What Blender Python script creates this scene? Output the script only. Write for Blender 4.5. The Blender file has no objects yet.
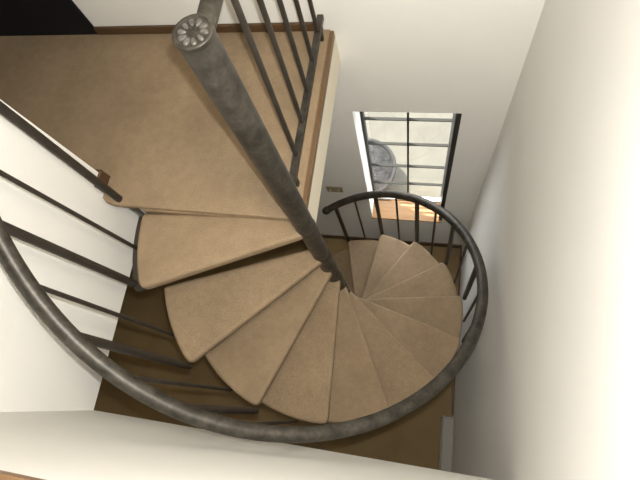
import bpy, bmesh, math, random
from mathutils import Vector, Matrix
random.seed(3)
C = bpy.context.scene.collection
PI = math.pi

# ------------------------------------------------------------------ measures (metres)
CAM_Z = 4.285                       # camera height above the lower floor
PX, PY = -0.4197, 0.5648            # axis of the spiral stair
A0, DA, RISE = 3.1297, 0.4176, 0.19
R_TREAD, R_RAIL = 0.704, 0.711
Z_LAND = 2.7413                     # upper floor carpet
Z_NEWEL = 3.6745
Z_SOFFIT = 2.425                    # lower edge of the stairwell walls
Z_CEIL = 5.2
XL, XR, YF, YB = -1.257, 0.3696, -0.206, 1.4247
YC = 0.688                          # end of the left wall
XLR = -0.416                        # open right edge of the landing
WX1, WX2, WZ1, WZ2 = -0.409, 0.1553, 0.615, 2.145
GY = YB + 0.175                     # plane of the window glass
XW, YR = -3.4, -2.4                 # outer walls out of view

# ------------------------------------------------------------------ materials
def mat(name, col, rough=0.6, metal=0.0, noise=None, bump=None, spec=0.5):
    m = bpy.data.materials.new(name); m.use_nodes = True
    nt = m.node_tree; b = nt.nodes['Principled BSDF']
    b.inputs['Base Color'].default_value = (*col, 1)
    b.inputs['Roughness'].default_value = rough
    b.inputs['Metallic'].default_value = metal
    b.inputs['Specular IOR Level'].default_value = spec
    tc = nt.nodes.new('ShaderNodeTexCoord')
    if noise:                        # list of (scale, amount, detail): colour mottling of the material itself
        last = None
        for sc, amt, det in noise:
            n = nt.nodes.new('ShaderNodeTexNoise'); n.inputs['Scale'].default_value = sc; n.inputs['Detail'].default_value = det
            nt.links.new(tc.outputs['Object'], n.inputs['Vector'])
            mr = nt.nodes.new('ShaderNodeMapRange')
            mr.inputs['From Min'].default_value = 0.3; mr.inputs['From Max'].default_value = 0.7
            mr.inputs['To Min'].default_value = 1 - amt; mr.inputs['To Max'].default_value = 1 + amt
            nt.links.new(n.outputs['Fac'], mr.inputs['Value'])
            mx = nt.nodes.new('ShaderNodeMix'); mx.data_type = 'RGBA'; mx.blend_type = 'MULTIPLY'; mx.inputs[0].default_value = 1
            if last is None: mx.inputs[6].default_value = (*col, 1)
            else: nt.links.new(last, mx.inputs[6])
            nt.links.new(mr.outputs['Result'], mx.inputs[7])
            last = mx.outputs[2]
        nt.links.new(last, b.inputs['Base Color'])
    if bump:
        sc, st, dist = bump
        n = nt.nodes.new('ShaderNodeTexNoise'); n.inputs['Scale'].default_value = sc; n.inputs['Detail'].default_value = 4
        nt.links.new(tc.outputs['Object'], n.inputs['Vector'])
        bp = nt.nodes.new('ShaderNodeBump'); bp.inputs['Strength'].default_value = st; bp.inputs['Distance'].default_value = dist
        nt.links.new(n.outputs['Fac'], bp.inputs['Height']); nt.links.new(bp.outputs['Normal'], b.inputs['Normal'])
    return m

def wood(name, c1, c2, scale=14, axis='x', rough=0.45):
    m = bpy.data.materials.new(name); m.use_nodes = True
    nt = m.node_tree; b = nt.nodes['Principled BSDF']; b.inputs['Roughness'].default_value = rough
    tc = nt.nodes.new('ShaderNodeTexCoord'); mp = nt.nodes.new('ShaderNodeMapping')
    s = [scale * 4] * 3; s['xyz'.index(axis)] = scale * 0.35
    mp.inputs['Scale'].default_value = s
    n = nt.nodes.new('ShaderNodeTexNoise'); n.inputs['Scale'].default_value = 1; n.inputs['Detail'].default_value = 5
    r = nt.nodes.new('ShaderNodeValToRGB'); r.color_ramp.elements[0].position = 0.3; r.color_ramp.elements[1].position = 0.7
    r.color_ramp.elements[0].color = (*c1, 1); r.color_ramp.elements[1].color = (*c2, 1)
    nt.links.new(tc.outputs['Object'], mp.inputs['Vector']); nt.links.new(mp.outputs['Vector'], n.inputs['Vector'])
    nt.links.new(n.outputs['Fac'], r.inputs['Fac']); nt.links.new(r.outputs['Color'], b.inputs['Base Color'])
    return m

M_WALL = mat('white_wall_paint', (0.815, 0.805, 0.765), 0.75, noise=[(3, 0.015, 2)], bump=(60, 0.12, 0.004), spec=0.3)
M_FASCIA = mat('cream_paint', (0.80, 0.74, 0.60), 0.6)
M_CARPET = mat('beige_carpet', (0.308, 0.226, 0.143), 0.95, noise=[(5, 0.10, 3), (28, 0.07, 4), (240, 0.14, 2)], bump=(330, 0.6, 0.006), spec=0.1)
M_FLOOR = mat('brown_carpet', (0.27, 0.19, 0.095), 0.95, noise=[(4, 0.09, 3), (240, 0.16, 2)], bump=(330, 0.6, 0.006), spec=0.1)
M_METAL = mat('dark_bronze_metal', (0.050, 0.044, 0.035), 0.45, 0.4, noise=[(24, 0.5, 6), (90, 0.25, 3)], bump=(45, 0.1, 0.002))
M_BRIGHT = mat('worn_bright_metal', (0.15, 0.14, 0.125), 0.4, 0.5, noise=[(90, 0.3, 3)])
M_IRON = mat('black_iron', (0.045, 0.038, 0.030), 0.5, 0.4, noise=[(20, 0.2, 3)])
M_TRIM = wood('brown_wood_trim', (0.065, 0.036, 0.016), (0.105, 0.056, 0.025), 12, 'x')
M_CAP = wood('brown_wood_cap', (0.17, 0.095, 0.045), (0.24, 0.14, 0.07), 12, 'x')
M_TRIMY = wood('brown_wood_trim_along', (0.12, 0.068, 0.03), (0.17, 0.098, 0.046), 12, 'y')
M_SILL = wood('orange_wood', (0.30, 0.150, 0.045), (0.38, 0.205, 0.07), 10, 'x', 0.35)
M_BLACK = mat('black_paint', (0.008, 0.008, 0.010), 0.6, spec=0.2)
M_FRAME = mat('window_metal', (0.035, 0.035, 0.033), 0.45, 0.3)
M_BAR = mat('grey_bar', (0.035, 0.035, 0.032), 0.9, spec=0.05)
M_RAIL_W = mat('white_sash_paint', (0.85, 0.85, 0.82), 0.5)
M_PLATE = mat('brown_plastic', (0.30, 0.24, 0.15), 0.45)
M_TOGGLE = mat('tan_plastic', (0.42, 0.35, 0.24), 0.4)
M_HEATER = mat('grey_enamel', (0.30, 0.28, 0.24), 0.5)
M_GROUND = mat('pale_paving', (0.070, 0.067, 0.053), 0.9, noise=[(1.6, 0.18, 4), (9, 0.08, 3)])
M_STONE = mat('grey_stone', (0.018, 0.018, 0.018), 0.9, noise=[(14, 0.2, 4)], bump=(40, 0.4, 0.01))
M_SOIL = mat('dark_soil', (0.015, 0.015, 0.015), 0.95, noise=[(18, 0.6, 5)], bump=(30, 0.8, 0.03))
M_LAMP = mat('lamp_glass', (0.9, 0.85, 0.75), 0.4)

# ------------------------------------------------------------------ mesh helpers
def box(bm, x0, x1, y0, y1, z0, z1):
    v = [bm.verts.new(p) for p in ((x0,y0,z0),(x1,y0,z0),(x1,y1,z0),(x0,y1,z0),(x0,y0,z1),(x1,y0,z1),(x1,y1,z1),(x0,y1,z1))]
    for f in ((0,3,2,1),(4,5,6,7),(0,1,5,4),(1,2,6,5),(2,3,7,6),(3,0,4,7)): bm.faces.new([v[i] for i in f])
    return v

def prism(bm, pts, z0, z1):
    a = [bm.verts.new((x, y, z0)) for x, y in pts]; b = [bm.verts.new((x, y, z1)) for x, y in pts]
    n = len(pts)
    bm.faces.new(a[::-1]); bm.faces.new(b)
    for i in range(n): bm.faces.new((a[i], a[(i+1) % n], b[(i+1) % n], b[i]))

def tube(bm, path, r, seg=16, caps=True):
    path = [Vector(p) for p in path]; rings = []; n = len(path)
    rr = r if isinstance(r, (list, tuple)) else [r] * n
    ref = Vector((0, 0, 1))
    t0 = (path[1] - path[0]).normalized()
    if abs(t0.dot(ref)) > 0.95: ref = Vector((1, 0, 0))
    for i, p in enumerate(path):
        t = (path[min(i+1, n-1)] - path[max(i-1, 0)]).normalized()
        u = ref - t * ref.dot(t); u.normalize(); ref = u if abs(t.z) > 0.95 else ref
        w = t.cross(u)
        rings.append([bm.verts.new(p + (u * math.cos(2*PI*k/seg) + w * math.sin(2*PI*k/seg)) * rr[i]) for k in range(seg)])
    for a, b in zip(rings, rings[1:]):
        for k in range(seg): bm.faces.new((a[k], a[(k+1) % seg], b[(k+1) % seg], b[k]))
    if caps: bm.faces.new(rings[0][::-1]); bm.faces.new(rings[-1])

def lathe(bm, cx, cy, prof, seg=40):
    rings = [[bm.verts.new((cx + r*math.cos(2*PI*k/seg), cy + r*math.sin(2*PI*k/seg), z)) for k in range(seg)] for r, z in prof]
    for a, b in zip(rings, rings[1:]):
        for k in range(seg): bm.faces.new((a[k], a[(k+1) % seg], b[(k+1) % seg], b[k]))
    bm.faces.new(rings[0][::-1]); bm.faces.new(rings[-1])

def obj(name, bm, m, parent=None, smooth=False, bevel=0, label=None):
    bmesh.ops.recalc_face_normals(bm, faces=bm.faces[:])
    me = bpy.data.meshes.new(name); bm.to_mesh(me); bm.free()
    me.materials.append(m)
    o = bpy.data.objects.new(name, me); C.objects.link(o)
    if parent: o.parent = parent; o.matrix_parent_inverse = Matrix.Translation(-parent.location) if parent.type == 'EMPTY' else Matrix()
    if smooth:
        me.shade_smooth() if hasattr(me, 'shade_smooth') else [setattr(p, 'use_smooth', True) for p in me.polygons]
        es = [e for e in me.edges]
        if hasattr(me, 'set_sharp_from_angle'): me.set_sharp_from_angle(angle=math.radians(40))
    if bevel:
        b = o.modifiers.new('bevel', 'BEVEL'); b.width = bevel; b.segments = 3; b.limit_method = 'ANGLE'; b.angle_limit = math.radians(50)
    if label: o['label'] = label
    return o

def thing(name, label, cat, loc, group=None):
    o = bpy.data.objects.new(name, None); C.objects.link(o)
    o.location = loc; o.empty_display_size = 0.1
    o['label'] = label; o['category'] = cat
    if group: o['group'] = group
    return o

def struct(name, bm, m, label, cat, **k):
    o = obj(name, bm, m, **k); o['kind'] = 'structure'; o['label'] = label; o['category'] = cat
    return o

def B(*boxes):
    bm = bmesh.new()
    for b in boxes: box(bm, *b)
    return bm

def wall_xz(x0, x1, z0, z1, y0, y1, holes):
    """a wall in the x-z plane, y0..y1 thick, with rectangular holes, as one clean mesh"""
    bm = bmesh.new()
    xs = sorted({x0, x1, *[h[0] for h in holes], *[h[1] for h in holes]})
    zs = sorted({z0, z1, *[h[2] for h in holes], *[h[3] for h in holes]})
    inside = lambda x, z: any(h[0] < x < h[1] and h[2] < z < h[3] for h in holes)
    cell = {}
    for i in range(len(xs)-1):
        for j in range(len(zs)-1):
            cell[i, j] = not inside((xs[i]+xs[i+1])/2, (zs[j]+zs[j+1])/2)
    V = {}
    def v(i, j, y):
        if (i, j, y) not in V: V[i, j, y] = bm.verts.new((xs[i], y, zs[j]))
        return V[i, j, y]
    for (i, j), s in cell.items():
        if not s: continue
        bm.faces.new((v(i,j,y0), v(i+1,j,y0), v(i+1,j+1,y0), v(i,j+1,y0)))
        bm.faces.new((v(i,j+1,y1), v(i+1,j+1,y1), v(i+1,j,y1), v(i,j,y1)))
        for di, dj, a, b in ((-1,0,(i,j),(i,j+1)), (1,0,(i+1,j),(i+1,j+1)), (0,-1,(i,j),(i+1,j)), (0,1,(i,j+1),(i+1,j+1))):
            if not cell.get((i+di, j+dj), False):
                bm.faces.new((v(*a,y0), v(*a,y1), v(*b,y1), v(*b,y0)))
    return bm

# ------------------------------------------------------------------ the setting
struct('floor', B((XW, XR, YR, YB, -0.1, 0)), M_FLOOR, 'brown carpeted floor at the foot of the spiral stair', 'floor')
JX = -1.5293                       # right jamb of the dark doorway
struct('wall_back', wall_xz(XW, XR, -0.1, Z_CEIL, YB, YB+0.20, [(WX1, WX2, WZ1, WZ2), (JX-0.92, JX, Z_LAND-0.010, Z_LAND+2.05)]),
       M_WALL, 'tall white back wall with the window low down and a dark doorway above', 'wall')
struct('wall_right', B((XR, XR+0.15, YR, YB+0.20, -0.1, Z_CEIL)), M_WALL, 'tall bare white wall on the right of the stairwell', 'wall')
struct('wall_left', B((XL-0.12, XL, YF, YC, Z_SOFFIT, Z_CEIL)), M_WALL, 'white wall left of the stairwell ending in a corner at the landing', 'wall')
struct('wall_front', B((XL-0.12, XR, YF-0.12, YF, Z_SOFFIT, CAM_Z-0.786)), M_WALL, 'white half wall along the near side of the stairwell', 'wall')
struct('trim_1', B((XL+0.0, XR, YF-0.135, YF, CAM_Z-0.786, CAM_Z-0.766)), M_CAP, 'brown wood cap on top of the near half wall', 'trim')
struct('wall_far_left', B((XW-0.15, XW, YR, YB+0.20, -0.1, Z_CEIL)), M_WALL, 'white outer wall at the far left of the house', 'wall')
struct('wall_rear', B((XW, XR, YR-0.15, YR, -0.1, Z_CEIL)), M_WALL, 'white outer wall behind the half wall', 'wall')
struct('ceiling', B((XW, XR, YR, YB, Z_CEIL, Z_CEIL+0.1)), M_WALL, 'white ceiling over the upper landing and stairwell', 'ceiling')
# upper storey floor: landing strip, the hall left of the left wall, the passage behind the half wall
bm = bmesh.new()
prism(bm, [(XLR-0.016, 0.60), (XLR-0.016, YB), (XW, YB), (XW, YR), (XR, YR), (XR, YF-0.12), (XL-0.12, YF-0.12), (XL-0.12, YC),
           (XL, YC), (XL, 0.607), (XL+0.02, 0.590), (XL+0.06, 0.581), (PX-0.02, 0.572)], Z_LAND-0.03, Z_LAND)
box(bm, -1.085, PX-0.045, 0.576, 0.605, 2.62, Z_LAND-0.028)
o = struct('floor.001', bm, M_CARPET, 'beige carpeted floor of the upper landing at the top of the stair', 'floor', bevel=0.008)
bm = bmesh.new()
prism(bm, [(XLR-0.001, 0.612), (XLR-0.001, YB), (XW, YB), (XW, YR), (XR, YR), (XR, YF-0.12), (XL-0.12, YF-0.12), (XL-0.12, YC), (-1.09, YC), (-1.09, 0.612)], 2.545, Z_LAND-0.03)
struct('ceiling.001', bm, M_FASCIA, 'cream edge and underside of the landing floor', 'ceiling')
struct('trim_2', B((XLR-0.016, XLR, 0.612, YB-0.015, Z_LAND-0.03, Z_LAND+0.004)), M_TRIMY, 'brown wood edge strip along the open side of the landing', 'trim')
struct('baseboard_back', B((JX, -0.462, YB-0.014, YB, Z_LAND, Z_LAND+0.042)), M_TRIM, 'brown wood baseboard along the landing back wall', 'baseboard', bevel=0.004)
struct('baseboard_left', B((XL-0.13, XL+0.012, YC, YC+0.013, Z_LAND, Z_LAND+0.062), (XL, XL+0.010, YC-0.062, YC, Z_LAND, Z_LAND+0.062)), M_TRIM,
       'brown wood baseboard wrapping the end of the left wall', 'baseboard', bevel=0.003)
struct('baseboard_lower', B((XW, XR, YB-0.013, YB, 0, 0.07)), M_TRIM, 'dark brown baseboard below the window on the lower floor', 'baseboard', bevel=0.003)
struct('baseboard_right', B((XR-0.012, XR, -0.045, YB-0.013, 0, 0.07)), M_TRIM, 'dark brown baseboard along the foot of the right wall', 'baseboard', bevel=0.003)
# dark doorway at the far end of the landing: a black door standing shut in its opening
d = struct('door_1', B((JX-0.919, JX-0.001, YB-0.009, YB+0.040, Z_LAND-0.0095, Z_LAND+2.045)), M_BLACK, 'black door at the far left of the landing', 'door', bevel=0.003)
bm = bmesh.new(); lathe(bm, 0, 0, [(0.012, 0), (0.012, 0.03), (0.026, 0.04), (0.028, 0.055), (0.015, 0.066)], 20)
bmesh.ops.rotate(bm, verts=bm.verts[:], cent=(0, 0, 0), matrix=Matrix.Rotation(PI/2, 3, 'X'))
bmesh.ops.translate(bm, verts=bm.verts[:], vec=(JX-0.85, YB+0.004, Z_LAND+0.98))
obj('door_knob', bm, M_METAL, d, smooth=True)

# ------------------------------------------------------------------ window with its sill
fw = 0.022
bm = B((WX1, WX1+0.018, GY-0.02, GY+0.02, WZ1, WZ2), (WX2-0.028, WX2, YB+0.004, GY+0.02, WZ1+0.016, WZ2),
       (WX1+0.018, WX2-fw, GY-0.02, GY+0.02, WZ2-fw, WZ2), (WX1+0.018, WX2-fw, GY-0.02, GY+0.02, WZ1+0.0, WZ1+0.012))
w = struct('window_1', bm, M_FRAME, 'divided window low in the back wall with black bars and an orange sill', 'window')
rows = [CAM_Z-3.355, CAM_Z-3.07, CAM_Z-2.765, CAM_Z-2.475]
xm = -0.129
bm = B((xm-0.006, xm+0.006, GY-0.012, GY+0.012, WZ1+0.012, WZ2-fw))
obj('muntin', bm, M_FRAME, w)
bm = bmesh.new()
for z in rows: box(bm, WX1+0.018, WX2-fw, GY-0.010, GY+0.010, z-0.003, z+0.003)
obj('muntin', bm, M_BAR, w, label='grey cross bars')
gl = bpy.data.materials.new('clear_glass'); gl.use_nodes = True
nt = gl.node_tree; nt.nodes.remove(nt.nodes['Principled BSDF'])
tr = nt.nodes.new('ShaderNodeBsdfTransparent'); gs = nt.nodes.new('ShaderNodeBsdfGlossy'); gs.inputs['Roughness'].default_value = 0.02
mx = nt.nodes.new('ShaderNodeMixShader'); mx.inputs[0].default_value = 0.05
nt.links.new(tr.outputs[0], mx.inputs[1]); nt.links.new(gs.outputs[0], mx.inputs[2]); nt.links.new(mx.outputs[0], nt.nodes['Material Output'].inputs['Surface'])
obj('pane', B((WX1+0.01, WX2-0.01, GY-0.002, GY+0.002, WZ1+0.005, WZ2-0.005)), gl, w)
obj('window_sill', B((WX1, WX2, YB-0.012, GY-0.02, WZ1-0.001, WZ1+0.014)), M_SILL, w, bevel=0.004, label='orange varnished wood sill')
obj('sash_rail', B((WX1+0.018, WX2-fw, GY-0.016, GY+0.016, WZ1+0.012, WZ1+0.040)), M_RAIL_W, w, label='white bottom rail')

# outside
g = struct('ground', B((-8, 6, YB+0.20, 14, -0.3, -0.1)), M_GROUND, 'pale paved ground outside the window', 'ground')
QX, QY = -0.585, 2.06
pl = thing('planter', 'round grey stone planter on the paving outside the window', 'planter', (QX, QY, -0.1))
bm = bmesh.new(); lathe(bm, QX, QY, [(0.20, -0.1), (0.26, 0.02), (0.30, 0.19), (0.312, 0.275), (0.306, 0.288), (0.285, 0.288), (0.275, 0.26), (0.27, 0.25)], 48)
obj('bowl', bm, M_STONE, pl, smooth=True)
bm = bmesh.new(); lathe(bm, QX, QY, [(0.268, 0.245), (0.276, 0.262), (0.20, 0.285), (0.09, 0.30), (0.02, 0.305)], 40)
obj('soil', bm, M_SOIL, pl, smooth=True, label='dark mottled soil')

# ------------------------------------------------------------------ things on the lower walls
sp = thing('switch_plate', 'small brown switch plate on the back wall left of the window', 'switch', (-0.652, YB, 1.14))
obj('plate', B((-0.712, -0.592, YB-0.007, YB, 1.098, 1.182)), M_PLATE, sp, bevel=0.003)
for x in (-0.682, -0.622): obj('toggle', B((x-0.006, x+0.006, YB-0.019, YB-0.006, 1.128, 1.152)), M_TOGGLE, sp, bevel=0.002)
hx = 0.276
ht = thing('baseboard_heater', 'low grey baseboard heater along the foot of the right wall', 'heater', ((hx+XR)/2, -0.9, 0))
obj('casing', B((hx+0.010, XR, -1.9, -0.072, 0.012, 0.125)), M_HEATER, ht, bevel=0.006)
obj('front_panel', B((hx, hx+0.009, -1.89, -0.080, 0.03, 0.110)), M_HEATER, ht, bevel=0.002)
obj('end_cap', B((hx-0.002, XR, -0.072, -0.060, 0.0, 0.128)), M_HEATER, ht, bevel=0.003)
obj('end_cap', B((hx-0.002, XR, -1.912, -1.90, 0.0, 0.128)), M_HEATER, ht, bevel=0.003)

# ------------------------------------------------------------------ the spiral stair (one thing)
ST = thing('spiral_staircase', 'dark metal spiral staircase with beige carpeted wedge treads and a curved handrail', 'staircase', (PX, PY, 0))
def pol(r, a, z=None):
    p = (PX + r*math.cos(a), PY + r*math.sin(a))
    return p if z is None else (*p, z)
bm = bmesh.new(); lathe(bm, PX, PY, [(0.075, 0), (0.075, 0.012), (0.037, 0.016), (0.037, Z_NEWEL-0.012)], 40)
PO = obj('pole', bm, M_METAL, ST, smooth=True)
# rosette cap on the pole
bm = bmesh.new()
lathe(bm, PX, PY, [(0.037, Z_NEWEL-0.014), (0.0395, Z_NEWEL-0.010), (0.0395, Z_NEWEL-0.002), (0.037, Z_NEWEL), (0.0335, Z_NEWEL), (0.0325, Z_NEWEL-0.004), (0.010, Z_NEWEL-0.004), (0.009, Z_NEWEL+0.001), (0.004, Z_NEWEL+0.001), (0.0035, Z_NEWEL-0.003)], 40)
CAP = obj('cap', bm, M_METAL, PO, smooth=True)
bm = bmesh.new()
for k in range(10):
    a = 2*PI*k/10; u = Vector((math.cos(a), math.sin(a), 0)); w_ = Vector((-u.y, u.x, 0)); c = Vector((PX, PY, Z_NEWEL-0.004))
    ring = []
    for i in range(12):
        t = 2*PI*i/12; r_ = 0.0215 + 0.0095*math.cos(t); s_ = 0.0052*math.sin(t)*(1+0.35*math.cos(t))
        ring.append((c + u*r_ + w_*s_))
    lo = [bm.verts.new(p - Vector((0, 0, 0.001))) for p in ring]
    hi = [bm.verts.new((p - (c+u*0.0215))*0.7 + c+u*0.0215 + Vector((0, 0, 0.0035))) for p in ring]
    bm.faces.new(lo[::-1]); bm.faces.new(hi)
    for i in range(12): bm.faces.new((lo[i], lo[(i+1) % 12], hi[(i+1) % 12], hi[i]))
obj('rosette', bm, M_BRIGHT, PO, smooth=True)

def tread_outline(af, ab, R, off, grow=0.0, front=0.0, corner=0.035):
    """wedge from the back angle ab to the front angle af; front and back edges pass `off` outside the axis"""
    R = R + grow; r0 = 0.022
    ef = Vector((-math.sin(af), math.cos(af))); eb = Vector((math.sin(ab), -math.cos(ab)))
    uf = Vector((math.cos(af), math.sin(af))); ub = Vector((math.cos(ab), math.sin(ab)))
    o = Vector((PX, PY))
    pts = [o + ub*r0 + eb*off]
    n = 18
    a_s, a_e = ab + 0.02, af - corner/R
    pts.append(o + Vector((math.cos(ab), math.sin(ab)))*R)
    for i in range(n+1):
        a = a_s + (a_e - a_s)*i/n; pts.append(o + Vector((math.cos(a), math.sin(a)))*R)
    tip = o + uf*R + ef*front
    tgt = o + uf*r0 + ef*(off + front)
    p1 = pts[-1]; p3 = tip + (tgt - tip).normalized()*corner*0.8
    for t in (0.25, 0.5, 0.75): pts.append(p1*(1-t)**2 + tip*2*t*(1-t) + p3*t*t)
    pts.append(p3); pts.append(tgt)
    return [(p.x, p.y) for p in pts]

def tread_z(k):
    if k == 1: return 2.700
    if k == 13: return 0.235
    return Z_LAND - RISE*k
for k in range(1, 14):
    z = tread_z(k); af = A0 + DA*k
    ab = af - DA - (0.10 if k > 1 else -0.005)
    R = {1: 0.672, 2: 0.736}.get(k, R_TREAD + 0.010)
    if k == 1: af = A0 + DA*k + 0.058
    bm = bmesh.new(); prism(bm, tread_outline(af, ab, R, 0.033, 0.004 if k > 1 else 0.040, -0.012), z-0.062, z-0.046)
    t = obj('tread', bm, M_IRON, ST)
    bm = bmesh.new(); prism(bm, tread_outline(af, ab, R, 0.033), z-0.050, z)
    cv = obj('carpet_cover', bm, M_CARPET, t, bevel=0.020, smooth=True)
    zn = tread_z(k-1) if k > 1 else z + 0.06
    bm = bmesh.new(); lathe(bm, PX, PY, [(0.0378, z-0.07 if k < 13 else 0.012), (0.0388, z-0.068 if k < 13 else 0.016), (0.0388, z+0.001), (0.0378, z+0.002)], 32)
    obj('hub', bm, M_IRON, t, smooth=True)

# handrail
def rail_z(s): return Z_LAND + 0.7731 - RISE*s
path = [(-1.170, 0.628, rail_z(-0.10))]
s = 0.12
while s < 12.24:
    path.append(pol(R_RAIL, A0 + DA*s, rail_z(s))); s += 0.06
bm = bmesh.new(); tube(bm, path, 0.0245, 18)
HR = obj('handrail', bm, M_METAL, ST, smooth=True)
e0 = Vector(path[-1]); e1 = Vector(path[-2]); dr = (e0 - e1).normalized()
bm = bmesh.new(); tube(bm, [e0 - dr*0.012, e0 - dr*0.004, e0 + dr*0.014, e0 + dr*0.026 + Vector((0,0,-0.004)), e0 + dr*0.030 + Vector((0,0,-0.006))], [0.025, 0.0285, 0.029, 0.024, 0.010], 18)
obj('handrail_end', bm, M_METAL, HR, smooth=True)
# newel post on the landing edge
bm = bmesh.new(); tube(bm, [(-1.178, 0.605, Z_LAND), (-1.173, 0.628, rail_z(-0.10)+0.005)], 0.015, 16)
pst = obj('newel_post', bm, M_IRON, ST, smooth=True)
bm = bmesh.new(); tube(bm, [(-1.172, 0.600, 2.722), (-1.115, 0.578, 2.700), (-1.085, 0.560, 2.690)], 0.009, 10)
obj('landing_bracket', bm, M_IRON, ST, smooth=True)
# balusters: a stout one at every tread tip, a thin one between
for k in range(1, 13):
    a = A0 + DA*(k - 0.03); z0 = tread_z(k) - 0.055
    bm = bmesh.new(); tube(bm, [pol(0.735 if k > 2 else 0.753 if k == 2 else 0.712, a, z0), pol(R_RAIL+0.002, a, rail_z(k-0.03)-0.006)], 0.0145, 14)
    obj('baluster', bm, M_IRON, ST, smooth=True, label='stout baluster')
for k in range(0, 12):
    a = A0 + DA*(k + 0.475); z0 = tread_z(k+1) - 0.055
    bm = bmesh.new(); tube(bm, [pol({0: 0.70, 1: 0.746}.get(k, 0.726), a, z0), pol(R_RAIL, a, rail_z(k+0.475)-0.006)], 0.0075, 12)
    obj('baluster', bm, M_IRON, ST, smooth=True, label='thin baluster')

# ------------------------------------------------------------------ guard rail along the open side of the landing
GR = thing('guard_railing', 'dark metal guard railing along the open side of the landing, from pole to back wall', 'railing', (-0.46, 1.0, Z_LAND))
xa, xb = PX + 0.006, -0.45
bm = bmesh.new(); tube(bm, [(xa, PY+0.035, Z_NEWEL-0.026), (xa, PY+0.10, Z_NEWEL-0.026), (xb, YB, Z_NEWEL-0.026)], 0.020, 18)
obj('top_rail', bm, M_METAL, GR, smooth=True)
zb = Z_LAND + 0.062
obj('bottom_rail', B((-0.476, -0.450, 0.600, YB, zb-0.008, zb+0.018)), M_METAL, GR, bevel=0.003)
for y in (0.790, 0.928, 1.063, 1.203, 1.343):
    f = (y - PY-0.1)/(YB - PY-0.1); xt = xa + (xb-xa)*max(f, 0) - 0.02
    bm = bmesh.new(); tube(bm, [(-0.463, y, zb+0.012), (xt, y, Z_NEWEL-0.03)], 0.0085, 12)
    obj('baluster', bm, M_IRON, GR, smooth=True)
for y in (0.70, 1.36): obj('foot', B((-0.472, -0.454, y, y+0.018, Z_LAND-0.002, zb-0.006)), M_IRON, GR)

# ------------------------------------------------------------------ added fill lamps, out of view
LX, LY, LZ = 0.03, 0.27, 4.60
pd = thing('fill_pendant', 'unseen pendant lamp added over the stairwell as fill for the near half wall', 'lamp', (LX, LY, LZ))  # unseen fitting with cord, canopy and shade, added around the fill light
bm = bmesh.new(); lathe(bm, LX, LY, [(0.06, Z_CEIL), (0.06, Z_CEIL-0.015), (0.02, Z_CEIL-0.03)], 28); obj('canopy', bm, M_METAL, pd, smooth=True)
bm = bmesh.new(); tube(bm, [(LX, LY, Z_CEIL-0.025), (LX, LY, LZ+0.12)], 0.004, 8); obj('cord', bm, M_IRON, pd, smooth=True)
bm = bmesh.new(); lathe(bm, LX, LY, [(0.02, LZ+0.13), (0.035, LZ+0.12), (0.13, LZ+0.03), (0.145, LZ+0.012)], 36); obj('lamp_shade', bm, M_RAIL_W, pd, smooth=True)

def light(name, kind, loc, energy, col, **k):
    l = bpy.data.lights.new(name, kind); l.energy = energy; l.color = col
    for a, v in k.items(): setattr(l, a, v)
    o = bpy.data.objects.new(name, l); C.objects.link(o); o.location = loc
    return o
light('pendant_fill', 'AREA', (LX, LY, LZ), 12.5, (1.0, 0.88, 0.68), shape='DISK', size=0.24)  # added fill, hung low to favour the half wall over the floor

light('lower_room_fill', 'AREA', (-2.2, -0.9, 2.40), 3, (1.0, 0.82, 0.58), shape='DISK', size=0.35)  # added fill for the dim lower walls and floor
LX2, LY2 = -2.2, -0.9
cl2 = thing('lower_fill_lamp', 'unseen round lamp added to brighten the lower room', 'lamp', (LX2, LY2, 2.545))  # unseen fitting made up to carry the lower fill light
bm = bmesh.new(); lathe(bm, LX2, LY2, [(0.19, 2.545), (0.19, 2.44), (0.17, 2.42)], 32); obj('lamp_base', bm, M_METAL, cl2, smooth=True)

# camera
cd = bpy.data.cameras.new('camera'); cam = bpy.data.objects.new('camera', cd); C.objects.link(cam)
cd.sensor_fit = 'HORIZONTAL'; cd.sensor_width = 36; cd.lens = 470.262/640*36; cd.clip_start = 0.01
rx, ry, rz = 0.3337, 0.1752, 0.1407
Rm = Matrix.Rotation(rz, 3, 'Z') @ Matrix.Rotation(ry, 3, 'Y') @ Matrix.Rotation(rx, 3, 'X')
cam.matrix_world = Matrix.Translation((0, 0, CAM_Z)) @ Rm.to_4x4()
bpy.context.scene.camera = cam
# the camera's own flash, beside the lens
fl = light('camera_flash', 'SPOT', (0, 0, 0), 88, (1.0, 0.985, 0.955), spot_size=math.radians(125), spot_blend=0.6, shadow_soft_size=0.010)
fl.matrix_world = Matrix.Translation(Vector((0, 0, CAM_Z)) + Rm @ Vector((0.012, 0.048, 0.0))) @ Rm.to_4x4()

# daylight
sun = light('sun', 'SUN', (-2, 5, 6), 14.0, (1.0, 0.95, 0.85), angle=0.01)
sun.rotation_euler = Vector((0.34, -0.125, -1.0)).to_track_quat('-Z', 'Y').to_euler()
wd = bpy.data.worlds.new('World'); bpy.context.scene.world = wd; wd.use_nodes = True
bg = wd.node_tree.nodes['Background']; bg.inputs[0].default_value = (0.95, 0.97, 1.0, 1); bg.inputs[1].default_value = 6.0

vs = bpy.context.scene.view_settings
vs.view_transform = 'Standard'; vs.look = 'None'; vs.gamma = 1; vs.exposure = 0.20; vs.use_curve_mapping = False
